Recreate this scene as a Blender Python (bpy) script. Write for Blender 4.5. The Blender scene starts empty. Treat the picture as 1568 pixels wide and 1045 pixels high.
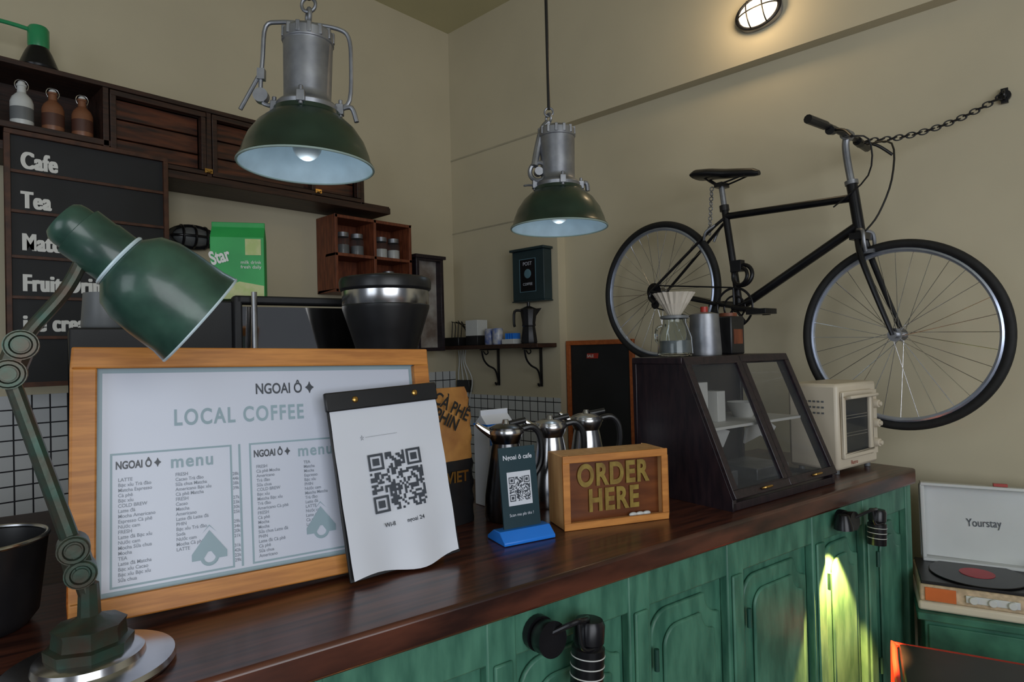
import bpy, math, random
from mathutils import Vector, Matrix
random.seed(4)
pi=math.pi
# ------------------------------------------------------------------ builder
class B:
    def __init__(s): s.v=[]; s.f=[]; s.M=Matrix()
    def add(s,vs,fs):
        o=len(s.v); s.v+=[tuple(s.M@Vector(v)) for v in vs]; s.f+=[[i+o for i in f] for f in fs]; return s
    def box(s,c,d):
        x,y,z=c; a,b,e=d[0]/2,d[1]/2,d[2]/2
        vs=[(x+i*a,y+j*b,z+k*e) for i in(-1,1) for j in(-1,1) for k in(-1,1)]
        return s.add(vs,[(0,1,3,2),(4,6,7,5),(0,4,5,1),(2,3,7,6),(0,2,6,4),(1,5,7,3)])
    def bx(s,x0,x1,y0,y1,z0,z1): return s.box(((x0+x1)/2,(y0+y1)/2,(z0+z1)/2),(x1-x0,y1-y0,z1-z0))
    def cyl(s,a,b,r,r2=None,n=20):
        a=Vector(a); b=Vector(b); r2=r if r2 is None else r2
        d=(b-a).normalized(); q=d.orthogonal().normalized(); w=d.cross(q)
        vs=[]
        for P,R in((a,r),(b,r2)):
            for i in range(n):
                t=2*pi*i/n; vs.append(P+q*R*math.cos(t)+w*R*math.sin(t))
        fs=[(i,(i+1)%n,n+(i+1)%n,n+i) for i in range(n)]+[tuple(range(n))[::-1],tuple(range(n,2*n))]
        return s.add(vs,fs)
    def lathe(s,prof,c=(0,0,0),n=40,axis=None):
        M=Matrix.Translation(c)
        if axis is not None: M=M@Vector((0,0,1)).rotation_difference(Vector(axis)).to_matrix().to_4x4()
        vs=[];m=len(prof)
        for r,z in prof:
            for i in range(n):
                t=2*pi*i/n; vs.append(M@Vector((r*math.cos(t),r*math.sin(t),z)))
        return s.add(vs,[(j*n+i,j*n+(i+1)%n,(j+1)*n+(i+1)%n,(j+1)*n+i) for j in range(m-1) for i in range(n)])
    def torus(s,c,axis,R,r,n=40,m=8,sx=1.0,sz=1.0):
        M=Matrix.Translation(c)@Vector((0,0,1)).rotation_difference(Vector(axis)).to_matrix().to_4x4()
        vs=[]
        for i in range(n):
            t=2*pi*i/n
            for j in range(m):
                u=2*pi*j/m; q=R+r*math.cos(u)
                vs.append(M@Vector((q*math.cos(t)*sx,q*math.sin(t),r*math.sin(u)*sz)))
        return s.add(vs,[(i*m+j,((i+1)%n)*m+j,((i+1)%n)*m+(j+1)%m,i*m+(j+1)%m) for i in range(n) for j in range(m)])
    def tube(s,pts,r,n=10,smooth=4):
        P=[Vector(p) for p in pts]
        if smooth and len(P)>2:
            Q=[]
            for i in range(len(P)-1):
                p0=P[max(i-1,0)];p1=P[i];p2=P[i+1];p3=P[min(i+2,len(P)-1)]
                for k in range(smooth):
                    t=k/smooth
                    Q.append(.5*((2*p1)+(p2-p0)*t+(2*p0-5*p1+4*p2-p3)*t*t+(-p0+3*p1-3*p2+p3)*t**3))
            Q.append(P[-1]); P=Q
        q=(P[1]-P[0]).normalized().orthogonal().normalized(); vs=[]
        for i,p in enumerate(P):
            d=(P[min(i+1,len(P)-1)]-P[max(i-1,0)]).normalized()
            q=(q-d*q.dot(d)).normalized(); w=d.cross(q)
            R=r if not isinstance(r,(list,tuple)) else r[0]+(r[1]-r[0])*i/(len(P)-1)
            for j in range(n):
                t=2*pi*j/n; vs.append(p+q*R*math.cos(t)+w*R*math.sin(t))
        m=len(P)
        fs=[(i*n+j,i*n+(j+1)%n,(i+1)*n+(j+1)%n,(i+1)*n+j) for i in range(m-1) for j in range(n)]
        fs+=[tuple(range(n))[::-1],tuple(range((m-1)*n,m*n))]
        return s.add(vs,fs)
    def sph(s,c,r,sc=(1,1,1),n=20,m=12):
        vs=[]
        for i in range(m+1):
            a=pi*i/m
            for j in range(n):
                t=2*pi*j/n; vs.append((c[0]+r*sc[0]*math.sin(a)*math.cos(t),c[1]+r*sc[1]*math.sin(a)*math.sin(t),c[2]+r*sc[2]*math.cos(a)))
        return s.add(vs,[(i*n+j,(i+1)*n+j,(i+1)*n+(j+1)%n,i*n+(j+1)%n) for i in range(m) for j in range(n)])
    def poly(s,pts,z0,z1):
        n=len(pts)
        vs=[(x,y,z0) for x,y in pts]+[(x,y,z1) for x,y in pts]
        return s.add(vs,[tuple(range(n))[::-1],tuple(range(n,2*n))]+[(i,(i+1)%n,n+(i+1)%n,n+i) for i in range(n)])
    def frame(s,x0,x1,y0,y1,w,z0,z1):
        s.bx(x0,x1,y0,y0+w,z0,z1); s.bx(x0,x1,y1-w,y1,z0,z1); s.bx(x0,x0+w,y0+w,y1-w,z0,z1); s.bx(x1-w,x1,y0+w,y1-w,z0,z1); return s
    def make(s,name,mat,parent=None,bevel=0,ang=35):
        me=bpy.data.meshes.new(name); me.from_pydata(s.v,[],s.f); me.update()
        import bmesh
        bm=bmesh.new(); bm.from_mesh(me); bmesh.ops.remove_doubles(bm,verts=bm.verts,dist=1e-6); bmesh.ops.recalc_face_normals(bm,faces=bm.faces); bm.to_mesh(me); bm.free()
        for p in me.polygons: p.use_smooth=True
        me.set_sharp_from_angle(angle=math.radians(ang))
        me.materials.append(mat)
        o=bpy.data.objects.new(name,me); bpy.context.collection.objects.link(o)
        if parent: o.parent=parent
        if bevel:
            m=o.modifiers.new('bevel','BEVEL'); m.width=bevel; m.segments=2; m.limit_method='ANGLE'; m.angle_limit=math.radians(40)
        return o
def G(name,M):
    e=bpy.data.objects.new(name,None); bpy.context.collection.objects.link(e); e.empty_display_size=.05
    e.matrix_world=M; return e
def sub(name,parent,M):
    q=G(name,Matrix()); q.parent=parent; q.matrix_local=M; return q
def text(body,x,y,size,mat,parent,z=.001,align='LEFT',bold=0,sx=1,name='lettering',ls=1.0,ext=0,cs=1.0):
    c=bpy.data.curves.new(name,'FONT'); c.body=body; c.size=size; c.align_x=align; c.offset=bold; c.space_line=ls; c.extrude=ext; c.space_character=cs
    c.materials.append(mat); o=bpy.data.objects.new(name,c); bpy.context.collection.objects.link(o); o.parent=parent
    o.location=(x,y,z); o.scale=(sx,1,1); return o
Z=Vector((0,0,1))
def face(o,r,tilt=0):      # x right, y up, z toward viewer
    r=Vector(r).normalized(); back=Z.cross(r)
    up=Z*math.cos(tilt)+back*math.sin(tilt); n=r.cross(up)
    M=Matrix((r,up,n)).transposed().to_4x4(); M.translation=Vector(o); return M
CD=Vector((.981,-.194,0)).normalized(); CN=Z.cross(CD); CA=math.atan2(CD.y,CD.x)
def cw(s,n,z): return CD*s+CN*n+Z*z
def CT(s,n,z=1.04,rot=0): return Matrix.Translation(cw(s,n,z))@Matrix.Rotation(CA+rot,4,'Z')
def T(x,y,z,rot=0): return Matrix.Translation((x,y,z))@Matrix.Rotation(rot,4,'Z')
RX=Matrix.Rotation(pi/2,4,'X')
# ------------------------------------------------------------------ materials
def mat(name,col,rough=.5,metal=0,var=.12,scale=6,bump=0,emis=None,es=0,trans=0,alpha=1,col2=None,stretch=(1,1,1),coat=0,detail=4,rot=(0,0,0)):
    m=bpy.data.materials.new(name); m.use_nodes=True; nt=m.node_tree; b=nt.nodes['Principled BSDF']; L=nt.links.new
    tc=nt.nodes.new('ShaderNodeTexCoord'); mp=nt.nodes.new('ShaderNodeMapping'); mp.inputs['Scale'].default_value=stretch; mp.inputs['Rotation'].default_value=rot
    nz=nt.nodes.new('ShaderNodeTexNoise'); nz.inputs['Scale'].default_value=scale; nz.inputs['Detail'].default_value=detail
    L(tc.outputs['Object'],mp.inputs[0]); L(mp.outputs[0],nz.inputs['Vector'])
    cr=nt.nodes.new('ShaderNodeValToRGB'); cr.color_ramp.elements[0].position=.35; cr.color_ramp.elements[1].position=.65
    c2=col2 if col2 else tuple(c*(1-var) for c in col); c1=col if col2 else tuple(min(1,c*(1+var)) for c in col)
    cr.color_ramp.elements[0].color=(*c2,1); cr.color_ramp.elements[1].color=(*c1,1)
    L(nz.outputs['Fac'],cr.inputs[0]); L(cr.outputs[0],b.inputs['Base Color'])
    b.inputs['Roughness'].default_value=rough; b.inputs['Metallic'].default_value=metal
    if bump:
        bp=nt.nodes.new('ShaderNodeBump'); bp.inputs['Strength'].default_value=bump; bp.inputs['Distance'].default_value=.004
        L(nz.outputs['Fac'],bp.inputs['Height']); L(bp.outputs[0],b.inputs['Normal'])
    if emis: b.inputs['Emission Color'].default_value=(*emis,1); b.inputs['Emission Strength'].default_value=es
    if trans: b.inputs['Transmission Weight'].default_value=trans; b.inputs['IOR'].default_value=1.3
    if alpha<1: b.inputs['Alpha'].default_value=alpha
    if coat: b.inputs['Coat Weight'].default_value=coat; b.inputs['Coat Roughness'].default_value=.15
    return m
def tiles(name,w,c,g,mortar=.04):
    m=bpy.data.materials.new(name); m.use_nodes=True; nt=m.node_tree; b=nt.nodes['Principled BSDF']; L=nt.links.new
    tc=nt.nodes.new('ShaderNodeTexCoord'); br=nt.nodes.new('ShaderNodeTexBrick'); br.offset=0; br.squash=1
    br.inputs['Color1'].default_value=(*c,1); br.inputs['Color2'].default_value=(c[0]*.93,c[1]*.93,c[2]*.93,1); br.inputs['Mortar'].default_value=(*g,1)
    br.inputs['Scale'].default_value=1/w; br.inputs['Brick Width'].default_value=1; br.inputs['Row Height'].default_value=1; br.inputs['Mortar Size'].default_value=mortar
    L(tc.outputs['Object'],br.inputs['Vector']); L(br.outputs['Color'],b.inputs['Base Color']); b.inputs['Roughness'].default_value=.25
    return m
W_=mat('plaster_cream',(.575,.515,.375),.85,var=.035,scale=2.2,bump=.12)
CEIL=mat('ceiling_paint',(.54,.50,.31),.9,var=.03,scale=2)
FLO=tiles('floor_tiles',.4,(.10,.09,.08),(.04,.04,.04),.02)
TIL=tiles('white_tiles',.062,(.62,.64,.66),(.03,.03,.035),.05)
CTOP=mat('counter_varnished_wood',(.115,.036,.021),.30,scale=7,bump=.06,col2=(.028,.010,.008),stretch=(.7,9,3),coat=.25)
GRN=mat('weathered_green_paint',(.085,.250,.170),.45,scale=7,bump=.35,col2=(.035,.135,.092),stretch=(4,4,1.0),detail=9)
GRND=mat('green_paint_dark',(.015,.075,.055),.5,scale=6,bump=.2,var=.3)
PINE=mat('pine_frame',(.66,.27,.06),.45,scale=9,col2=(.46,.17,.035),stretch=(1,12,6))
PINEL=mat('pine_light',(.72,.42,.18),.5,scale=8,col2=(.58,.30,.12),stretch=(8,8,1))
DWOOD=mat('dark_stained_wood',(.050,.019,.011),.5,scale=8,col2=(.018,.008,.006),stretch=(1.2,8,12),bump=.15)
RWOOD=mat('reddish_wood',(.22,.060,.024),.5,scale=8,col2=(.11,.028,.013),stretch=(8,8,1.5),bump=.1)
BWOOD=mat('blackened_wood',(.026,.015,.020),.35,scale=8,col2=(.011,.008,.013),stretch=(8,8,1.5),bump=.1)
CHK=mat('chalkboard_black',(.010,.011,.014),.6,var=.25,scale=5)
WHT=mat('white_paint',(.78,.78,.76),.5,var=.03)
PAP=mat('paper_white',(.72,.75,.84),.5,var=.02,scale=4)
PAP2=mat('poster_paper',(.64,.68,.81),.28,var=.02,scale=2)
PBL=mat('poster_blue_ink',(.30,.42,.49),.4,var=.05)
PDK=mat('poster_dark_ink',(.05,.06,.08),.4,var=.1)
PGR=mat('poster_grey_ink',(.22,.25,.31),.4,var=.1)
BLK=mat('black_plastic',(.012,.012,.014),.35,var=.2,scale=12)
BLKM=mat('black_metal',(.012,.012,.015),.28,metal=.3,var=.2,scale=15)
BLKR=mat('black_satin_panel',(.010,.010,.012),.55,var=.2,scale=10)
RUB=mat('rubber_tyre',(.010,.010,.011),.7,var=.2,scale=40,bump=.3)
STL=mat('brushed_steel',(.58,.58,.60),.22,metal=1,var=.1,scale=20)
STLD=mat('dull_aluminium',(.34,.35,.38),.42,metal=.75,scale=14,bump=.2,col2=(.21,.22,.25))
RIM=mat('alloy_rim',(.50,.56,.72),.3,metal=.8,var=.08,scale=20)
LGRN=mat('lamp_green_enamel',(.016,.040,.027),.28,scale=9,bump=.1,col2=(.009,.024,.017),coat=.3)
LGR2=mat('desk_lamp_green',(.040,.105,.075),.36,scale=16,bump=.35,col2=(.015,.048,.037),coat=.35)
LARM=mat('worn_green_metal',(.040,.085,.065),.38,metal=.5,scale=22,col2=(.075,.05,.035),bump=.3)
ENA=mat('pale_enamel',(.62,.76,.84),.25,var=.12,scale=8)
GLS=mat('clear_glass',(.9,.95,.95),.03,trans=1,var=.01)
DGL=mat('smoked_glass',(.10,.11,.12),.05,var=.1,alpha=.18)
MIR=mat('mirror_panel',(.62,.60,.58),.05,metal=1,var=.03)
CRM=mat('cream_enamel',(.68,.60,.48),.35,var=.04)
MILKG=mat('carton_green',(.03,.42,.10),.45,scale=10,col2=(.02,.33,.08))
ORG=mat('orange_panel',(.65,.16,.04),.4,var=.15)
BLU=mat('blue_plastic',(.02,.22,.85),.35,var=.05)
NAVY=mat('card_dark_teal',(.015,.045,.06),.35,var=.1)
YEL=mat('faded_yellow_ink',(.34,.24,.04),.5,scale=30,col2=(.22,.13,.02))
AMB=mat('amber_plywood',(.20,.062,.018),.3,scale=7,col2=(.12,.036,.012),stretch=(1,6,6))
KRA=mat('kraft_paper',(.50,.24,.06),.6,scale=12,bump=.3,col2=(.30,.12,.03))
CER=mat('white_ceramic',(.62,.64,.64),.3,var=.03)
BRN=mat('brown_stoneware',(.22,.09,.045),.4,var=.1)
RED=mat('red_paint',(.40,.03,.02),.4,var=.1)
GOLD=mat('brass',(.55,.33,.10),.3,metal=1,var=.1)
TEAL=mat('slate_blue_box_paint',(.016,.036,.044),.45,var=.15)
GRY=mat('grey_plastic',(.15,.16,.17),.4,var=.1)
EMI=mat('lit_globe_glass',(1,.85,.6),.4,emis=(1,.82,.60),es=1.8,var=.02)
# ------------------------------------------------------------------ room shell
B().bx(-3,3.2,3.25,3.45,0,3.72).make('wall_left',W_)
B().bx(2.97,3.17,-3,2.328,0,3.72).make('wall_right',W_)
B().bx(2.90,3.17,2.328,3.25,0,3.72).make('wall_pillar',W_)
B().bx(2.90,2.97,-3,2.328,2.81,3.72).make('trim_beam',W_)
B().bx(-3,3.2,-3,3.45,3.70,3.85).make('ceiling',CEIL)
B().bx(-3,3.2,-3,3.45,-.1,0).make('floor',FLO)
b=B(); b.bx(2.896,2.9,2.34,3.25,2.805,2.815); b.bx(2.896,2.9,2.55,3.25,2.30,2.308); b.make('trim_pillar_groove',mat('plaster_line',(.42,.38,.28),.9))
e=G('trim_tile_dado_right',face((2.893,3.25,0),(0,-1,0))); B().bx(0,.92,.0,1.205,-.006,0).make('tile_sheet',TIL,e)
e=G('trim_tile_dado_left',face((-2,3.243,0),(1,0,0))); B().bx(0,4.89,.0,1.36,-.006,0).make('tile_sheet',TIL,e)
# ------------------------------------------------------------------ counter
e=G('bar_counter',CT(0,0,0))
b=B(); b.bx(-.45,2.47,.99,1.62,.985,1.04); b.make('top_slab',CTOP,e,bevel=.008)
b=B(); b.bx(-.42,2.45,1.03,1.58,.0,.985); b.make('carcass',GRN,e)
st=[-.42,-.08,.30,.68,1.06,1.42,1.83,2.14,2.45]
b=B(); b.bx(-.42,2.45,1.008,1.03,.90,.985); b.bx(-.42,2.45,1.012,1.03,.0,.16)
for i,s0 in enumerate(st):
    w=.035; b.bx(max(-.42,s0-w),min(2.455,s0+w),1.004,1.03,0,.985)
    if 0<i<len(st)-1: b.bx(s0-.022,s0+.022,.996,1.004,.05,.90)
b.make('stiles_and_rails',GRN,e,bevel=.004)
XZ=Matrix(((1,0,0,0),(0,0,-1,0),(0,1,0,0),(0,0,0,1)))   # local xy -> x,z ; local z -> -y
b=B(); b.M=Matrix.Translation((0,1.03,0))@XZ
def arch(a,c,z0,z1,k):
    P=[(a,z0),(c,z0),(c,z1-k)]
    for j in range(1,8):
        t=j/7*pi/2; P.append((c-k*math.sin(t),z1-k*math.cos(t)))
    for j in range(0,8):
        t=j/7*pi/2; P.append((a+k-k*math.sin(t),z1-k+k*math.cos(t)))
    return P
for i in range(len(st)-1):
    a,c=st[i]+.05,st[i+1]-.05
    b.poly(arch(a,c,.19,.875,.06),0,.012); b.poly(arch(a+.035,c-.035,.23,.835,.05),.012,.022)
b.make('raised_panels',GRN,e,bevel=.006)
b=B()
for i in range(len(st)-1):
    for z in (.80,.45): b.cyl((st[i]+.047,1.0,z),(st[i]+.047,1.0,z-.05),.006)
b.make('hinges',GRND,e)
def spot(s,z,ds,two,k):
    e=G('clamp_spotlight',CT(s,.972,z)@Matrix.Scale(k,4))
    b=B(); b.cyl((0,.034/k,0),(0,.02,0),.036); b.lathe([(0,.02),(.036,.02),(.034,-.01),(.02,-.03),(0,-.032)],axis=(0,-1,.1),c=(0,0,0))
    b.tube([(0,-.01,.01),(ds*.4,-.045,.035),(ds*.75,-.04,.03),(ds,-.02,.02)],.006)
    b.tube([(ds*.5,-.045,.03),(ds*.55,-.05,-.02),(ds*.9,-.05,-.03)],.004)
    q=Matrix.Translation((ds,-.025,.01))@Matrix.Rotation(.10,4,'Y'); b.M=q
    b.lathe([(.0,.010),(.028,.010),(.033,.0),(.033,-.035),(.030,-.038),(.030,-.044),(.035,-.047),(.035,-.125),(.034,-.13),(.03,-.13),(.028,-.05),(0,-.05)])
    b.make('body',BLKM,e)
    r=B(); r.M=q
    for zz in (-.05,-.07,-.09): r.torus((0,0,zz-.012),(0,0,1),.0352,.0014,n=32,m=6)
    r.make('rings',CER,e)
    if two:
        b=B(); b.lathe([(0,.03),(.02,.03),(.032,.0),(.036,-.025),(.033,-.025),(.028,0),(0,.01)],c=(-.05,0,0)); b.make('second_cup',BLKM,e)
def spl(name,loc,tgt,en,ang,col):
    l=bpy.data.lights.new(name,'SPOT'); l.energy=en; l.spot_size=math.radians(ang); l.spot_blend=.35; l.color=col; l.shadow_soft_size=.010
    o=bpy.data.objects.new(name,l); bpy.context.collection.objects.link(o); o.location=loc
    o.rotation_euler=(Vector(tgt)-Vector(loc)).to_track_quat('-Z','Y').to_euler()
spot(.765,.935,.095,False,.95); spot(1.955,.950,.17,True,.78)
YC=(1,.42,.12)
spl('spotlight_beam',cw(.835,.950,.855),cw(.83,1.03,.2),90,80,YC)
spl('spotlight_beam',cw(1.895,.950,.925),cw(1.905,1.045,.2),150,62,YC)
# ------------------------------------------------------------------ menu board
tl=math.atan2(.085,.475)
e=G('menu_board',face(cw(.004,1.285,1.056),CD,tl)@Matrix.Rotation(math.radians(-1.5),4,'Z'))
Wd,H=.695,.470
B().frame(0,Wd,0,H,.038,0,.028).make('frame',PINE,e,bevel=.003)
B().bx(.02,Wd-.02,.02,H-.02,.002,.012).make('poster_border',PBL,e)
B().bx(.046,Wd-.046,.046,H-.046,.012,.0128).make('poster_sheet',PAP2,e)
text('NGOAI Ô ✦',.365,.378,.030,PDK,e,z=.0135,bold=.0006,sx=.72,align='CENTER')
text('LOCAL COFFEE',.158,.324,.042,PBL,e,z=.0135,bold=.0010,sx=.72,cs=1.2)
b=B()
for (x,w) in ((.058,.20),(.290,.20)): b.frame(x,x+w,.05,.280,.0035,.0128,.0134)
b.bx(.270,.274,.05,.280,.0128,.0134)
for cx,cy in ((.215,.085),(.425,.10)):
    b.poly([(cx-.03,cy),(cx,cy+.04),(cx+.03,cy),(cx+.03,cy-.012),(cx+.012,cy-.012),(cx,cy+.006),(cx-.012,cy-.012),(cx-.03,cy-.012)],.0136,.0140)
    b.torus((cx,cy-.008,.0138),(0,0,1),.013,.003,n=20,m=4,sz=.1)
    b.poly([(cx-.012,cy+.036),(cx,cy+.05),(cx+.012,cy+.036),(cx,cy+.048)],.0136,.0140)
b.make('poster_rules',PBL,e)
for x in (.066,.298):
    text('NGOAI Ô ✦',x,.252,.019,PDK,e,z=.0136,bold=.0006,sx=.68)
    text('menu',x+.086,.246,.033,PBL,e,z=.0136,bold=.0007,cs=1.15,sx=.9)
words=['Cà phê','Espresso','Americano','Latte đá','Bạc xỉu','Mocha','Trà đào','Matcha','Cacao','Sữa chua','Nước cam','Soda']
heads=['COLD BREW','LATTE','FRESH','PHIN','TEA']
for ci,x in enumerate((.070,.160,.258,.302,.395)):
    L=[]
    for r in range(20):
        if r%5==0: L.append('' if ci==2 else random.choice(heads))
        elif ci==2: L.append('%dk'%random.randint(20,45))
        elif r>14 and ci in(1,4): L.append('')
        else: L.append(random.choice(words)+(' '+random.choice(words) if random.random()<.4 else ''))
    text('\n'.join(L),x,.230,.0086,PGR,e,z=.0136,ls=1.04,bold=.0001,sx=.9)
# ------------------------------------------------------------------ clipboard with QR
def qr(b,x,y,s,z):
    n=25; u=s/n; r=random.Random(7)
    def fin(i,j):
        for (a,c) in ((0,0),(0,n-7),(n-7,n-7)):
            if a<=i<a+7 and c<=j<c+7:
                m=max(abs(i-a-3),abs(j-c-3)); return 1 if m in(0,1,3) else 0
            if a-1<=i<a+8 and c-1<=j<c+8: return 0
        return None
    for i in range(n):
        for j in range(n):
            q=fin(i,j)
            if q is None: q=r.random()<.5
            if q: b.add([(x+i*u,y+j*u,z),(x+i*u+u,y+j*u,z),(x+i*u+u,y+j*u+u,z),(x+i*u,y+j*u+u,z)],[(0,1,2,3)])
e=G('clipboard_price_sheet',face(cw(.460,1.212,1.043),CD,math.atan2(.080,.365))@Matrix.Rotation(math.radians(2.4),4,'Z'))
B().bx(0,.255,0,.375,0,.005).make('backing',BLK,e,bevel=.001)
b=B(); b.bx(-.004,.258,.342,.382,.003,.014); b.make('clip_bar',BLK,e,bevel=.003)
b=B(); [b.sph((x,.362,.015),.007,(1,1,.5)) for x in(.06,.20)]; b.make('rivets',GOLD,e)
nx,ny=16,24; vs=[];fs=[]
for j in range(ny+1):
    for i in range(nx+1):
        x=.004+.250*i/nx; y=.345-.345*j/ny; k=(j/ny)**2
        vs.append((x+.006*k*math.sin(i*.3),y+k*.008*math.sin(i*.45+.4),.0075+k*(.006+.006*math.sin(i*.7+1))+.001*math.sin(j*.8)))
fs=[(j*(nx+1)+i,j*(nx+1)+i+1,(j+1)*(nx+1)+i+1,(j+1)*(nx+1)+i) for j in range(ny) for i in range(nx)]
B().add(vs,fs).make('paper_sheet',PAP,e,ang=80)
b=B(); qr(b,.070,.120,.122,.0125); b.make('qr_print',PDK,e)
text('☆ ────────',.06,.275,.013,PGR,e,z=.0112,sx=.7); text('Wi-fi        ngoai 24',.085,.090,.012,PDK,e,z=.015,bold=.0002)
# ------------------------------------------------------------------ QR card stand
e=G('card_stand',CT(.905,1.240,1.041,-.12))
b=B(); b.M=Matrix(((0,0,1,-.07),(1,0,0,0),(0,1,0,0),(0,0,0,1))); b.poly([(-.045,0),(.045,0),(.045,.008),(.012,.028),(-.02,.028),(-.045,.008)],0,.14); b.make('foot',BLU,e,bevel=.002)
q=sub('card_panel',e,Matrix.Translation((-.05,-.005,.025))@Matrix.Rotation(pi/2-.12,4,'X'))
B().bx(0,.102,0,.195,-.002,.002).make('card',NAVY,q)
B().bx(.018,.084,.055,.135,.002,.0025).make('card_white',PAP,q)
b=B(); qr(b,.022,.065,.058,.0029); b.make('card_qr',PDK,q)
text('Ngoai ô cafe',.051,.165,.016,PAP,q,z=.0026,align='CENTER',bold=.0003); text('Scan me pls tks !',.051,.03,.010,PAP,q,z=.0026,align='CENTER')
# ------------------------------------------------------------------ ORDER HERE box
e=G('order_here_sign_box',CT(1.020,1.215,1.041,-.30))
D=.100
b=B(); b.bx(0,.014,0,D,0,.185); b.bx(.284,.298,0,D,0,.185); b.bx(.014,.284,0,D,0,.013); b.bx(.014,.284,0,D,.172,.185); b.make('box_sides',PINEL,e,bevel=.002)
b=B(); b.M=XZ; b.frame(-.001,.299,-.0005,.186,.018,0,.006); b.make('front_frame',PINE,e,bevel=.001)
B().bx(.014,.284,.02,.026,.013,.172).make('sign_panel',AMB,e)
q=sub('sign_face',e,Matrix.Translation((.149,.018,.0))@RX)
text('ORDER\nHERE',0,.103,.078,YEL,q,z=.002,align='CENTER',bold=.0028,sx=.74,ls=.84,cs=1.14,ext=.001)
b=B(); [b.sph((.20+.02*i,.008,.018),.010,(1.2,.5,.6)) for i in range(3)]; b.make('paper_scraps',CER,e)
# ------------------------------------------------------------------ steel pitchers
def pitcher(s,n,h,r,rot,m=STL):
    e=G('steel_pitcher',CT(s,n,1.041,rot))
    B().lathe([(0,0),(r*1.15,0),(r*1.2,.01),(r*1.15,h*.25),(r*.8,h*.72),(r*.72,h*.80),(r*.86,h*.86),(r*.92,h*.93),(r*.85,h*.97),(r*.5,h),(0,h*1.01)]).make('body',m,e)
    b=B(); b.cyl((0,0,h),(0,0,h+.012),.012,.008); b.lathe([(r*.95,h*.90),(r*.97,h*.93),(r*.93,h*.95)]); b.tube([(-r*.8,0,h*.9),(-r*1.3,0,h*.97),(-r*1.6,0,h*1.02)],[.012,.005]); b.make('lid_and_spout',STL,e)
    b=B(); b.tube([(r*.75,0,h*.93),(r*1.5,0,h*.95),(r*1.95,0,h*.82),(r*1.9,0,h*.55),(r*1.2,0,h*.35)],.009); b.cyl((r*.2,0,h*1.0),(r*1.1,0,h*1.03),.008); b.make('handle',BLK,e)
STB=mat('smoked_steel',(.16,.16,.17),.25,metal=1,var=.1,scale=20)
pitcher(.985,1.41,.255,.052,-.3,STB); pitcher(1.165,1.44,.250,.052,-.4); pitcher(1.345,1.48,.250,.054,-.5)
e=G('coffee_bag',CT(.835,1.47,1.041,.1))
def pillow(b,w,d,h,m=10,k=12,top=.15):
    vs=[]
    for j in range(k+1):
        t=j/k; th=d*(1-max(0,(t-.55)/.45)**1.5*(1-top))
        for i in range(m*2):
            a=2*pi*i/(m*2); c,s_=math.cos(a),math.sin(a)
            vs.append((w/2*math.copysign(abs(c)**.4,c)+.002*math.sin(j*2+i),th/2*math.copysign(abs(s_)**.6,s_)+.003*math.sin(j*1.7+i*2),h*t))
    n=m*2
    b.add(vs,[(j*n+i,j*n+(i+1)%n,(j+1)*n+(i+1)%n,(j+1)*n+i) for j in range(k) for i in range(n)]+[tuple(range(n))[::-1],tuple(range(k*n,k*n+n))])
b=B(); b.M=Matrix.Translation((0,0,.16)); pillow(b,.13,.075,.20); b.make('bag_upper',KRA,e)
b=B(); pillow(b,.135,.078,.17,top=1); b.make('bag_lower',BLK,e)
q=sub('bag_face',e,Matrix.Translation((0,-.044,0))@RX)
text('VIET',.0,.115,.04,GOLD,q,align='CENTER',bold=.001,sx=.9)
o=text('CÀ PHÊ\nPHIN',-.02,.30,.045,BLK,q,align='CENTER',bold=.001,sx=.8,ls=.8); o.rotation_euler=(0,0,-.5)
e=G('milk_carton',CT(1.055,1.57,1.041,.05))
b=B(); b.bx(-.05,.05,-.035,.035,0,.235); b.M=Matrix(((0,0,1,0),(1,0,0,0),(0,1,0,0),(0,0,0,1))); b.poly([(-.035,.235),(.035,.235),(.003,.265),(.003,.28),(-.003,.28),(-.003,.265)],-.05,.05); b.make('carton',PAP,e,bevel=.001)
B().bx(-.051,.051,-.036,.036,.235,.24).make('carton_band',BLU,e)
q=sub('carton_face',e,Matrix.Translation((-.045,-.037,.15))@RX); text('Dalat\n Milk',0,.03,.035,BLU,q,bold=.001,sx=.85,ls=.8)
e=G('knock_bin',CT(-.12,1.42,1.041))
B().lathe([(0,0),(.07,0),(.085,.02),(.10,.15),(.097,.15),(.08,.02),(0,.012)]).make('bowl',BLK,e)
B().torus((0,0,.152),(0,0,1),.099,.004,n=48).make('steel_rim',STL,e)
# ------------------------------------------------------------------ desk lamp
e=G('desk_lamp',CT(.030,1.122,1.041))
B().lathe([(0,0),(.108,0),(.112,.006),(.11,.014),(.072,.018),(.070,.028),(.062,.032),(0,.032)],n=56).make('base_disc',STL,e)
b=B(); b.lathe([(.0,.032),(.056,.032),(.057,.046),(.048,.048),(.046,.066),(.048,.072),(.028,.076),(.015,.085),(.013,.13),(0,.13)],n=8)
def knuckle(b,p,r=.021):
    p=Vector(p); b.cyl(p+Vector((0,-.018,0)),p+Vector((0,.018,0)),r); b.cyl(p+Vector((0,-.024,0)),p+Vector((0,.024,0)),r*.45); b.torus(p+Vector((0,-.018,0)),(0,1,0),r*.75,.004,n=20,m=6)
J0=(-.010,0,.150);J1=(-.018,0,.186);E1=(-.088,0,.442);E2=(-.074,0,.482);N1=(-.006,0,.596)
for p in (J0,J1,E1,E2): knuckle(b,p)
b.tube([(0,0,.11),J0],.012,smooth=0); b.tube([J0,J1],.019,smooth=0); b.tube([E1,E2],.018,smooth=0)
b.make('base_and_joints',LARM,e)
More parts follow.
